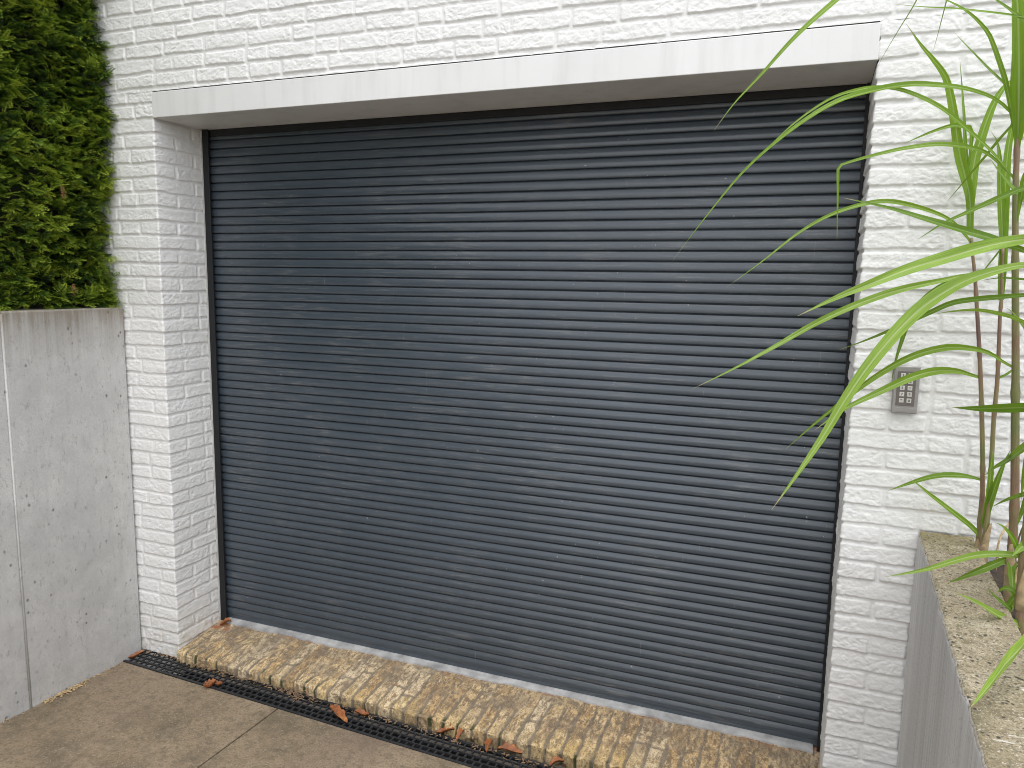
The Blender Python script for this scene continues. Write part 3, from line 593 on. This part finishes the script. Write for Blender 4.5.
# ------------------------------------------------------------------ drive
drain_slope = -.048                                    # the drain is not quite parallel to the house
def yf(x): return -.118 + drain_slope * (x + .25)      # its street edge
def slab(name, x0, x1, y0, ytop):
    pts = [(x0, y0), (x1, y0), (x1, ytop(x1)), (x0, ytop(x0))]
    return MB().prism(pts, lambda x, y: drv(x, y) - .12, drv)
def ftop(x): return yf(x) - .004
drive = empty('driveway', (1.4, -2, -.1)); tag(drive, 'brown concrete driveway sloping down to the drain', 'driveway', kind='structure')
XL, XR = -.2215, 3.6
gapw = .003
def jx(y): return .709 + .0 * y
for i, (x0, x1) in enumerate(((XL, .709 - gapw), (.709 + gapw, XR))):
    slab('slab', x0, x1, -4.2, ftop).build('slab', M['drive'], drive, .003, 2)
    slab('slab', x0, x1, -14, lambda x: -4.206).build('slab', M['drive'], drive, .003, 2)
MB().prism([(XL, -14), (XR, -14), (XR, ftop(XR) - .01), (XL, ftop(XL) - .01)], lambda x, y: drv(x, y) - .16, lambda x, y: drv(x, y) - .007).build('joint_filler', M['joint'], drive)
g = MB(); g.box(-60, 60, -80, 60, -.62, -.6); tag(g.build('ground', M['ground']), 'bare ground far under and around the drive', 'ground', kind='structure')

# ------------------------------------------------------------------ drain channel
dr = empty('drain_channel', (1.3, -.14, -.09)); tag(dr, 'black slotted drain channel between the drive and the brick threshold', 'drain')
ca = math.atan(drain_slope); ux, uy = math.cos(ca), math.sin(ca)
def dp(a, b_): return (-.236 + a * ux - b_ * uy, yf(-.236) + a * uy + b_ * ux)   # a along the drain, b across, from the street edge
DW = .128; zt = -.0735
def dbox(mb, a0, a1, b0, b1, z0, z1):
    mb.prism([dp(a0, b0), dp(a1, b0), dp(a1, b1), dp(a0, b1)], z0, z1)
mod = .5
for k in range(7):
    a0 = k * mod + .0015; a1 = (k + 1) * mod - .0015
    a1 = min(a1, 3.35)
    mb = MB(); nrow = 4; pb = (DW - .012) / nrow
    for r in range(nrow + 1):
        bb = .006 + r * pb; dbox(mb, a0, a1, bb - .0022, bb + .0022, zt - .008, zt - (.0008 if r % 2 else 0))
    pc = .033
    for r in range(nrow):
        n = int((a1 - a0) / pc) + 1; sh_ = (r % 2) * pc * .5
        for j in range(n + 1):
            aa = a0 + .004 + sh_ + j * pc
            if aa > a1 - .003: continue
            b0 = .006 + r * pb + .003; dbox(mb, aa - .0036, aa + .0036, b0, b0 + pb - .006, zt - .008, zt - .0012 - .0009 * ((j + r) % 3))
    mb.build('grate', M['grate'], dr)
mb = MB(); dbox(mb, .0, 3.35, -.0035, .0025, zt - .02, zt + .0008); dbox(mb, .0, 3.35, DW - .0024, DW + .004, zt - .02, zt); mb.build('frame', M['grate'], dr)
mb = MB(); dbox(mb, -.0, 3.36, -.003, DW + .09, -.24, -.19); mb.build('channel_bed', M['black'], dr)

# ------------------------------------------------------------------ retaining wall on the left
XW = -.222
rw = empty('retaining_wall', (XW - .11, -2, -.2)); tag(rw, 'pale grey concrete retaining wall with stained top under the hedge', 'retaining wall')
JY = -.583
for (y0, y1) in ((-3.2, JY - .0025), (JY + .0025, -.012)):
    MB().box(XW - .21, XW, y0, y1, -.25, 1.597).build('wall_panel', M['wall_concrete'], rw, .007, 3)
MB().box(XW - .21, XW, -8, -3.21, -.25, 1.597).build('wall_panel', M['wall_concrete'], rw, .007, 3)
MB().tube([(XW - .0022, JY, -.2), (XW - .0022, JY, 1.588)], .0048, 10).build('joint_bead', M['wall_concrete'], rw, smooth=True)
MB().box(-9, XW - .212, -9, -.03, -.3, 1.52).build('garden_bed', M['soil']); tag(bpy.data.objects['garden_bed'], 'raised dark soil behind the retaining wall under the hedge', 'soil', kind='structure')

# ------------------------------------------------------------------ hedge
hg = empty('yew_hedge', (-.6, -1.1, 1.52)); tag(hg, 'tall clipped dark green hedge on top of the concrete retaining wall', 'hedge')
def hedge_x(y, z): return -.295 + .040 * fbm(y * 4.5, z * 4.0, 201, 2) + .022 * vnoise(y * 13, z * 12, 205)
HV, HF, HT = [], [], []; HN = [0]
def spray(base, d, up, length, tint, nN, wide, wdt=.0030):
    d = d / np.linalg.norm(d); sd = np.cross(d, up); sd /= np.linalg.norm(sd) + 1e-9; nn = np.cross(sd, d)
    k = np.repeat(np.arange(nN), 2); sgn = np.tile([-1.0, 1.0], nN)[:, None]; t = ((k + .5) / nN)[:, None]; n = len(k)
    p = base + d * length * t + nn * (-.12 * length * t * t)
    L = wide * (1.05 - .65 * t ** 2.2) * rng.uniform(.85, 1.12, (n, 1))
    q = sd * sgn * .86 + d * (.42 + .5 * t) + nn * rng.normal(.12, .12, (n, 1)); q /= np.linalg.norm(q, axis=1)[:, None]
    w_ = np.cross(q, nn + .25 * rng.normal(size=(n, 3))); w_ *= wdt * .5 / (np.linalg.norm(w_, axis=1)[:, None] + 1e-9)
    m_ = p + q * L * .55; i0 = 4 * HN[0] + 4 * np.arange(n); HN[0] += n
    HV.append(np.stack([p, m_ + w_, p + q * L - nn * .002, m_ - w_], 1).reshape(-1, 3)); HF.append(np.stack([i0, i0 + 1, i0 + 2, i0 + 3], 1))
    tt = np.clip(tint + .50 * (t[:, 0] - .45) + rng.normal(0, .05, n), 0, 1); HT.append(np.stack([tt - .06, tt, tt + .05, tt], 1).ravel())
def hedge_zone(y0, y1, z0, z1, dens, big=1.0):
    n = int((y1 - y0) * (z1 - z0) * dens)
    for i in range(n):
        y = rng.uniform(y0, y1); z = max(rng.uniform(z0, z1), 1.628)
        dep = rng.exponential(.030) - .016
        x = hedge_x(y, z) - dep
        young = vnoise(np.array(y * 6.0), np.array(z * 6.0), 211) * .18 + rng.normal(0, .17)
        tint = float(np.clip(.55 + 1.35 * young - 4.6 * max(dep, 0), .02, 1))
        # each shoot grows outward and slightly up, then fans into two or three side shoots
        az = rng.normal(0, .75); el = rng.normal(.12, .45)
        d = np.array([math.cos(az) * math.cos(el), -math.sin(az) * math.cos(el), math.sin(el)])
        if y > -.03: y = -.03 - rng.uniform(0, .03); d[1] = min(d[1], .12)
        up = np.array([rng.normal(0, .45), rng.normal(0, .45), 1.0]); L = rng.uniform(.045, .090) * big
        b0 = np.array([x - .02, y, z])
        spray(b0, d, up, L, tint, int(9 * L / .055) + 3, .0205 * big, .0036 * big)
        sd = np.cross(d, up); sd /= np.linalg.norm(sd)
        for sg in ((-1, 1) if rng.random() < .6 else (rng.choice([-1, 1]),)):
            dd = d * .75 + sd * sg * rng.uniform(.45, .9) + np.array([0, 0, rng.normal(0, .15)])
            spray(b0 + d / np.linalg.norm(d) * L * rng.uniform(.2, .5), dd, up, L * rng.uniform(.5, .8), tint + .05, int(6 * L / .055) + 2, .018 * big, .0032 * big)
hedge_zone(-.80, -.005, 1.565, 3.10, 2500)
hedge_zone(-.10, -.005, 1.60, 3.10, 3000, 1.12)
hedge_zone(-.80, -.005, 3.10, 3.45, 1100, 1.3)
hedge_zone(-2.4, -.80, 1.565, 3.45, 620, 1.6)
hedge_zone(-4.5, -2.4, 1.565, 3.45, 230, 2.4)
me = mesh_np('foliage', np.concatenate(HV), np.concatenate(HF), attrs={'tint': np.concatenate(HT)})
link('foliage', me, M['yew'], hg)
# inner twigs: a dense dark lattice the needles grow from
mb = MB(); rr = random.Random(9)
for i in range(900):
    y = rr.uniform(-1.0, -.02) if i < 650 else rr.uniform(-4.5, -1.0); z = rr.uniform(1.56, 3.4); x = hedge_x(np.array(y), np.array(z)) - rr.uniform(.05, .13)
    p = Vector((float(x), y, z)); q = p + Vector((rr.uniform(.02, .10), rr.uniform(-.07, .07), rr.uniform(-.02, .12)))
    if q.y > -.02: q.y = -.02
    mb.tube([p, (p + q) / 2 + Vector((0, 0, .006)), q], [.0028, .002, .0009], 4, False)
mb.build('twigs', M['deadwood'], hg)
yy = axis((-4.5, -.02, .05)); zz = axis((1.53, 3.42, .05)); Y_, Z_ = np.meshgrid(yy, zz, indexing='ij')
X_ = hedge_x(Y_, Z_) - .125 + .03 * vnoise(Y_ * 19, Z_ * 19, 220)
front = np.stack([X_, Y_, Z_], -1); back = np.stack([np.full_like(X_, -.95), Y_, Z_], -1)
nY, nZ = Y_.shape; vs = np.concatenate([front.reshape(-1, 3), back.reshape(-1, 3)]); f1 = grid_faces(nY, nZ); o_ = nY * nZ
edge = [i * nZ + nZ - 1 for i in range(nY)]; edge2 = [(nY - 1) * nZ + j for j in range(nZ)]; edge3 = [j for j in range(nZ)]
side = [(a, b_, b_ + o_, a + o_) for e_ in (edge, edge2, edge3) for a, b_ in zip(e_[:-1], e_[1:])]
m, nt, b = mat('shaded_old_needles'); setc(nt, b, ramp(nt, noise_tex(nt, 60, 5, .7), [(.35, (.006, .010, .004)), (.7, (.022, .036, .010))])); b.inputs['Roughness'].default_value = .9  # solid dark core: the shade inside the hedge is put into its colour
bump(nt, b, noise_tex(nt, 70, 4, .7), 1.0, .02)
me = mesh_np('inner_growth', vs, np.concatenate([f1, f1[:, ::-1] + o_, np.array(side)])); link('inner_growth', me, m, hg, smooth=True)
# a few dead shoots that hang in the hedge face
for (y, z) in ((-.278, 2.095), (-.215, 1.685)):
    HV, HF, HT = [], [], []; HN = [0]
    x = float(hedge_x(np.array(y), np.array(z))) + .035
    for k in range(3):
        spray(np.array([x, y, z + .02]), np.array([.25, rng.normal(0, .25), -1.0]), np.array([1.0, .3, .1]), .055, .5, 8, .012, .0034)
    link('dead_shoot', mesh_np('dead_shoot', np.concatenate(HV), np.concatenate(HF)), M['deadyew'], hg)

# ------------------------------------------------------------------ planter on the right
pl = empty('concrete_planter', (3.4, -1.4, -.2)); tag(pl, 'raised concrete planter with weathered mossy rim, holding the reeds', 'planter')
PT = .988; sl = .040; TH = .155
def px(y): return 3.078 + sl * y                       # its face leans out a little towards the street
outer = [(px(-3.6), -3.6), (4.9, -3.6), (4.9, -.008), (px(0), -.008)]
ring = []
xi_ = [(px(-3.6) + TH, -3.6 + TH), (4.75, -3.6 + TH), (4.75, -.008), (px(0) + TH, -.008)]
mb = MB()
# left wall as a fine slab so that its rim can be chipped and uneven
yv = axis((-3.6, -1.4, .03), (-1.4, -.010, .006)); nv = 26
cs = []
for y in yv:
    x0 = px(y); row = []
    for (dx, z) in [(0, -.25), (0, .3), (0, .7), (0, .9), (0, .95), (0, .972), (0, .980), (.003, .986)] + [(.006 + (TH - .012) * k / 14, PT) for k in range(15)] + [(TH - .003, .986), (TH, .978), (TH, .8)]:
        row.append((x0 + dx, y, z))
    cs.append(row)
C_ = np.array(cs); zr = C_[..., 2]; topm = sstep(zr, .93, .985)
C_[..., 2] += topm * (.0020 * fbm(C_[..., 0] * 30, C_[..., 1] * 30, 301, 3) + .0016 * fbm(C_[..., 0] * 110, C_[..., 1] * 110, 305, 2))
C_[..., 0] += topm * .0025 * fbm(C_[..., 1] * 24, C_[..., 2] * 24, 309, 3) * (C_[..., 0] < px(C_[..., 1]) + .02)
me = mesh_np('rim_wall', C_.reshape(-1, 3), grid_faces(*C_.shape[:2])[:, ::-1]); link('rim_wall', me, M['planter'], pl, smooth=True)
endc = MB().prism([(px(-3.6), -3.62), (4.9, -3.62), (4.9, -3.6 + TH), (px(-3.6), -3.6 + TH)], -.25, PT - .003); endc.build('end_wall', M['planter'], pl, .006)
MB().prism([(4.74, -3.6 + TH + .002), (4.9, -3.6 + TH + .002), (4.9, -.012), (4.74, -.012)], -.25, PT).build('side_wall', M['planter'], pl, .006)
sx = axis((3.03, 3.7, .012), (3.7, 4.74, .08)); sy = axis((-3.45, -1.2, .06), (-1.2, -.012, .012)); SX, SY = np.meshgrid(sx, sy, indexing='ij')
SXs = np.maximum(SX, px(SY) + TH - .003)
SZ = .925 + .012 * fbm(SX * 9, SY * 9, 320, 3) + .008 * fbm(SX * 45, SY * 45, 325, 3)
link('soil', mesh_np('soil', np.stack([SXs, SY, SZ], -1).reshape(-1, 3), grid_faces(*SX.shape)), M['soil'], pl, smooth=True)

# ------------------------------------------------------------------ keypad
kp = empty('entry_keypad', (3.006, 0, 1.36)); tag(kp, 'small grey entry keypad with ten square keys on the white wall', 'keypad')
kx, kz, kw, kh, ky = 3.0065, 1.434, .072, .148, -.0065
MB().box(kx - kw / 2, kx + kw / 2, ky - .020, ky + .004, kz - kh / 2, kz + kh / 2).build('case', M['keycase'], kp, .004, 3)
MB().box(kx - .026, kx + .026, ky - .0215, ky - .0195, kz - .050, kz + .058).build('key_panel', M['keypanel'], kp, .0008)
names = ['1', '2', '3', '4', '5', '6', '7', '8', '9', '0']
for i, ch in enumerate(names):
    cx = kx + (-.0105 if i % 2 == 0 else .0105); cz = kz + .045 - (i // 2) * .0195
    k = MB().box(cx - .0065, cx + .0065, ky - .0235, ky - .021, cz - .0068, cz + .0068).build('button', M['key'], kp, .0008)
    cu = bpy.data.curves.new('digit', 'FONT'); cu.body = ch; cu.size = .0105; cu.align_x = 'CENTER'; cu.align_y = 'CENTER'; cu.extrude = .0002; cu.offset = .0003
    tmp = bpy.data.objects.new('digit_curve', cu); COL.objects.link(tmp)
    dg = bpy.context.evaluated_depsgraph_get(); me = bpy.data.meshes.new_from_object(tmp.evaluated_get(dg)); bpy.data.objects.remove(tmp)
    me.transform(Matrix.Translation((cx, ky - .0238, cz)) @ Matrix.Rotation(R(90), 4, 'X'))
    d = bpy.data.objects.new('digit', me); COL.objects.link(d); me.materials.clear(); me.materials.append(M['digit']); d.parent = k
MB().box(kx - .024, kx + .024, ky - .0206, ky - .0195, kz - .068, kz - .056).build('base_strip', M['keycase'], kp, .0005)

# ------------------------------------------------------------------ reeds in the planter
def catmull(pts, n):
    pts = [np.array(p, float) for p in pts]; P_ = [2 * pts[0] - pts[1]] + pts + [2 * pts[-1] - pts[-2]]
    seg = np.array([np.linalg.norm(b_[:3] - a_[:3]) for a_, b_ in zip(pts[:-1], pts[1:])]); cum = np.r_[0, np.cumsum(seg)]
    out = []
    for t in np.linspace(0, cum[-1], n):
        i = min(np.searchsorted(cum, t, 'right') - 1, len(seg) - 1); u = (t - cum[i]) / seg[i]
        p0, p1, p2, p3 = P_[i:i + 4]
        out.append(.5 * (2 * p1 + (p2 - p0) * u + (2 * p0 - 5 * p1 + 4 * p2 - p3) * u * u + (3 * p1 - p0 - 3 * p2 + p3) * u ** 3))
    return np.array(out)
def blade(parent, width, tone, basew, pts, k):
    n = max(14, min(44, int(sum(np.linalg.norm(np.subtract(a, b_)) for a, b_ in zip(pts[:-1], pts[1:])) / .018)))
    c = catmull(pts, n); t = np.gradient(c, axis=0); t /= np.linalg.norm(t, axis=1)[:, None]
    al = np.linspace(0, 1, n)
    rr = np.random.default_rng(500 + k)
    face = np.array([-.10, -.92, .38]); face = face + rr.normal(0, .16, 3)
    if abs(pts[-1][1] - pts[0][1]) > .35: face = np.array([-.45, -.15, .88])
    w = width * (basew + (1 - basew) * sstep(al, 0, .30)) * np.clip(1 - np.clip((al - .34) / .66, 0, 1) ** 1.6, .02, 1) * .86 
    twist = rr.normal(0, .25) * al + .18 * np.sin(al * rr.uniform(2, 6) + rr.uniform(0, 6))
    V, A, L = [], [], []
    nz_ = None
    for i in range(n):
        sd = np.cross(t[i], face); sd /= np.linalg.norm(sd) + 1e-9
        if nz_ is not None and np.dot(sd, nz_) < 0: sd = -sd
        nz_ = sd; nn = np.cross(sd, t[i])
        sd2 = sd * math.cos(twist[i]) + nn * math.sin(twist[i]); n2 = np.cross(sd2, t[i])
        for j, a in enumerate((-1, -.55, -.10, 0, .10, .55, 1)):
            fold = (-.16 * (1 - abs(a)) + .05 * math.sin(a * 3 + al[i] * 17 + k)) * w[i]
            V.append(c[i] + sd2 * a * w[i] * .5 + n2 * fold); A.append(.5 + a / 2); L.append(al[i])
    me = mesh_np('leaf', np.array(V), grid_faces(n, 7), attrs={'across': np.array(A), 'along': np.array(L), 'tone': np.full(len(V), tone)})
    return link('leaf', me, M['blade'], parent, smooth=True)
LABELS = {
 'C1': 'slender purple reed cane closest to the keypad, beside the wall',
 'C2': 'thin reed cane with upright leaf sheath, second from the keypad',
 'C3': 'thick tan reed cane with ringed joints and a broad leaf at its top',
 'C4': 'short stout pinkish reed cane close to the weathered planter rim',
 'C5': 'reed with long pale striped leaves arching in from the picture edge'}
kk = 0; STEMS = {}
for (cid, stem, leaves) in REEDS:
    b0 = np.array(stem[0][:3]); b1 = np.array(stem[1][:3]); d = (b0 - b1); d /= abs(d[2]) + 1e-6
    base = b0 + d * max(0, b0[2] - .915)
    pts = [list(base) + [stem[0][3]]] + (stem if base[2] < b0[2] - .004 else stem[1:])
    root = empty('reed_cane', tuple(base)); tag(root, LABELS[cid], 'reed', 'reeds growing in the concrete planter')
    n = 60; c = catmull(pts, n)
    nodes = {int(n * f) for f in (.16, .33, .5, .66, .82)}
    rad = [max(.0015, float(c[i][3]) * .5) * (1.22 if i in nodes else 1.0) for i in range(n)]
    MB().tube([c[i][:3] for i in range(n)], rad, 12).build('stem', M['cane'], root, smooth=True)
    STEMS[root.name] = (c, rad)
    for (w, tone, bw, lp) in leaves:
        blade(root, w, tone, bw, lp, kk); kk += 1
def sheath(parent, c, i0, i1, rad0, side, flare, k):
    V = []; nn = 9; rr = np.random.default_rng(900 + k)
    for i in range(i0, i1 + 1):
        u = (i - i0) / (i1 - i0); p = c[i][:3]
        for j in range(nn):
            a = side + (j - (nn - 1) / 2) * (.60 - .56 * u)
            r_ = rad0 * (1.18 + flare * u * u * 3.0) + rr.normal(0, .0004)
            V.append((p[0] + r_ * math.cos(a), p[1] + r_ * math.sin(a), p[2]))
    o = link('dry_sheath', mesh_np('dry_sheath', np.array(V), grid_faces(i1 - i0 + 1, nn)), M['sheath'], parent, smooth=True)
    m_ = o.modifiers.new('thick', 'SOLIDIFY'); m_.thickness = .0005
for root in [o for o in scene.objects if o.name.startswith('reed_cane')]:
    c, rad = STEMS[root.name]
    for q, (f0, f1, sd_, fl) in enumerate(((.01, .10, -1.9, .15), (.08, .17, -.9, .2))):
        if (len(root.name) + q + sum(map(ord, root.name))) % 4 == 0: continue
        sheath(root, c, int(60 * f0), int(60 * f1), rad[int(60 * (f0 + f1) / 2)], sd_, fl, q + ord(root.name[-1]))
for root in [o for o in scene.objects if o.name.startswith('reed_cane')]:
    if STEMS[root.name][0][0][0] < 3.243 or STEMS[root.name][0][0][1] > -.5: continue
    c = STEMS[root.name][0]; rr = random.Random(len(root.name) * 31 + ord(root.name[-1]))
    for i in (20, 26, 32, 37, 42, 47, 52, 57):                      # leaves on the far side of the two outer canes
        p = c[i][:3]; a = rr.uniform(-.9, .9); L = rr.uniform(.4, .75); rise = rr.uniform(.10, .22)
        d = np.array([math.cos(a), math.sin(a), 0])
        pts = [p, p + d * L * .22 + [0, 0, rise * .8], p + d * L * .5 + [0, 0, rise], p + d * L * .8 + [0, 0, rise * .3], p + d * L + [0, 0, -rise * .8]]
        blade(root, rr.uniform(.017, .026), rr.uniform(.3, .8), .5, [list(q) for q in pts], kk); kk += 1
# dry stalks at the foot of the canes
rr = random.Random(21)
for i in range(9):
    x, y = 3.262 + rr.uniform(0, .10), -.10 - i * .055 + rr.uniform(-.02, .02); hgt = rr.uniform(.06, .22)
    p = [(x, y, .912), (x + rr.uniform(-.03, .03), y + rr.uniform(-.02, .03), .92 + hgt * .6), (x + rr.uniform(-.07, .07), y + rr.uniform(-.04, .06), .92 + hgt)]
    o = MB().tube([tuple(q) for q in catmull(p, 9)], [rr.uniform(.0016, .0042)] * 9, 7).build('dry_stalk', M['drygrass'] if i % 3 else M['straw'], smooth=True)
    tag(o, 'short dry broken stalk among the reed canes in the planter', 'stalk', 'dry stalks in the planter')

# ------------------------------------------------------------------ fallen leaves and litter
def fallen(x, y, z, L, wd, rot, curl, seed, label, tilt=0, m=None):
    nu, nv = 15, 9; rr = np.random.default_rng(seed); V = []
    for i in range(nu):
        u = i / (nu - 1); hw = wd * .5 * (math.sin(math.pi * min(1, u * .96 + .02)) ** .75) * (1 + .20 * math.sin(u * 21 + seed))
        for j in range(nv):
            v = -1 + 2 * j / (nv - 1)
            V.append(((u - .5) * L, v * hw * (1 - .25 * curl), curl * hw * (v * v) * .9 + .010 * curl * math.sin(u * 4 + seed) + rr.normal(0, .0006) - .004 * (abs(v) < .1)))
    V = np.array(V); a = rot; ct, st = math.cos(tilt), math.sin(tilt)
    V = np.stack([V[:, 0] * ct - V[:, 2] * st, V[:, 1], V[:, 0] * st + V[:, 2] * ct], -1)
    V[:, 2] -= V[:, 2].min()
    V = np.stack([V[:, 0] * math.cos(a) - V[:, 1] * math.sin(a), V[:, 0] * math.sin(a) + V[:, 1] * math.cos(a), V[:, 2]], -1)
    o = link('fallen_leaf', mesh_np('fallen_leaf', V, grid_faces(nu, nv)), m or M['dryleaf'], None, smooth=True)
    o.location = (x, y, z); sm = o.modifiers.new('thick', 'SOLIDIFY'); sm.thickness = .0007
    return tag(o, label, 'leaf', 'dry leaves by the drain')
zd = zt + .001
fallen(.984, -.125, zd, .135, .046, -.42, .75, 1, 'largest curled orange dry leaf lying across the drain grate')
fallen(1.072, -.082, zd, .06, .034, .3, .9, 2, 'small pale brown dry leaf just beside the largest orange leaf on the grate')
fallen(.327, -.150, zd, .055, .045, 1.0, 1.1, 3, 'crumpled brown dry leaf on the grate edge, alone nearest the hedge side')
fallen(.352, -.128, zd, .045, .03, .1, .9, 9, 'tiny crumpled leaf scrap against the lone leaf on the grate')
fallen(1.452, -.062, zd, .075, .04, .25, .8, 4, 'flat orange dry leaf against the brick edge mid drain', .1)
fallen(1.520, -.066, zd, .05, .03, 1.2, .9, 5, 'small dark red leaf on the grate next to the flat orange leaf', .2)
fallen(1.655, -.088, zd, .055, .03, 1.5, 1.0, 6, 'upright reddish dry leaf standing on the grate', .5)
fallen(1.735, -.072, zd, .10, .045, .10, .7, 7, 'long bright orange dry leaf near the grate end of the photo', .12)
fallen(1.640, -.060, zd, .05, .028, 2.2, .9, 8, 'small red leaf tucked under the brick edge beside the upright leaf', .2)
fallen(1.93, -.085, zd, .06, .03, .6, .8, 12, 'last brown leaf at the drain under the yellow brick ends', .2)
fallen(-.19, -.075, zd, .07, .03, .9, .8, 10, 'reddish dry leaf in the drain corner at the concrete wall')
fallen(.075, .235, .004, .055, .035, .6, .9, 11, 'rusty dry leaf at the foot of the white reveal on the threshold')
mb = MB(); rr = random.Random(3)
for i in range(190):
    if i < 120: x, y = XW + .006 + abs(rr.gauss(0, .018)), -.42 + rr.gauss(0, .05)
    else: x, y = XW + .004 + abs(rr.gauss(0, .008)), rr.uniform(-1.2, -.14)
    L = rr.uniform(.006, .022); a = rr.uniform(0, 6.28); z = drv(x, y) + .0012 + rr.uniform(0, .006)
    dx, dy = math.cos(a) * L * .5, math.sin(a) * L * .5
    if x - abs(dx) < XW + .001: x = XW + .002 + abs(dx)
    mb.tube([(x - dx, y - dy, z), (x, y, z + .0015), (x + dx, y + dy, z)], rr.uniform(.0008, .0022), 5)
tag(mb.build('plant_litter', M['straw']), 'straw coloured plant litter along the foot of the concrete wall', 'litter', kind='stuff')
mb = MB()
for i in range(46):
    x, y = .735 + rr.gauss(0, .045), -.062 + rr.gauss(0, .018); L = rr.uniform(.015, .05); a = rr.uniform(0, 6.28); z = zt + .002 + rr.uniform(0, .012)
    dx, dy = math.cos(a) * L * .5, math.sin(a) * L * .3
    mb.tube([(x - dx, y - dy, z), (x, y, z + .003), (x + dx, y + dy, z)], .0013, 5)
for i in range(260):
    a_ = rr.uniform(0, 2.3); x, y = dp(a_, DW - .006 - abs(rr.gauss(0, .013))); L = rr.uniform(.006, .02); a = rr.uniform(0, 6.28); z = zt + .0015 + rr.uniform(0, .004)
    dx, dy = math.cos(a) * L * .5, math.sin(a) * L * .5
    mb.tube([(x - dx, y - dy, z), (x + dx, y + dy, z)], rr.uniform(.001, .003), 4)
tag(mb.build('drain_litter', M['drygrass']), 'dry grass and crumbs gathered on the drain grate', 'litter', kind='stuff')

# ------------------------------------------------------------------ camera
cam = bpy.data.cameras.new('camera'); co = bpy.data.objects.new('camera', cam); COL.objects.link(co)
co.location = (2.7179, -2.6360, 1.7578); co.rotation_euler = (1.432470, -0.015062, 0.372764)
cam.sensor_width = 36; cam.lens = 762.43 * 36 / 1024; cam.clip_start = .05; cam.clip_end = 500
scene.camera = co

# ------------------------------------------------------------------ daylight: high thin overcast
EL, AZ = 77.0, 150.0                                   # sun direction (from the street, slightly from the right)
wd = bpy.data.worlds.new('World'); scene.world = wd; wd.use_nodes = True; nt = wd.node_tree
sky = nt.nodes.new('ShaderNodeTexSky'); sky.sky_type = 'NISHITA'; sky.sun_disc = False
sky.sun_elevation = R(EL); sky.sun_rotation = R(AZ); sky.air_density = 1.0; sky.dust_density = 1.2; sky.ozone_density = 1.0
hs = nt.nodes.new('ShaderNodeHueSaturation'); hs.inputs['Saturation'].default_value = .14
nt.links.new(sky.outputs[0], hs.inputs['Color'])
bg = nt.nodes['Background']; nt.links.new(hs.outputs[0], bg.inputs['Color']); bg.inputs['Strength'].default_value = .15
su = bpy.data.lights.new('sun', 'SUN'); so = bpy.data.objects.new('sun', su); COL.objects.link(so)
su.energy = .6; su.angle = R(60); su.color = (1, .96, .90)
dirv = Vector((math.sin(R(AZ)) * math.cos(R(EL)), math.cos(R(AZ)) * math.cos(R(EL)), math.sin(R(EL))))
so.rotation_euler = dirv.to_track_quat('Z', 'Y').to_euler(); so.location = (2, -5, 8)

vs = scene.view_settings
vs.view_transform = 'Standard'; vs.look = 'None'; vs.gamma = 1; vs.use_curve_mapping = False; vs.exposure = 1.36
scene.render.engine = 'CYCLES'
scene.cycles.use_denoising = True
scene.cycles.max_bounces = 8
scene.cycles.filter_width = 1.0
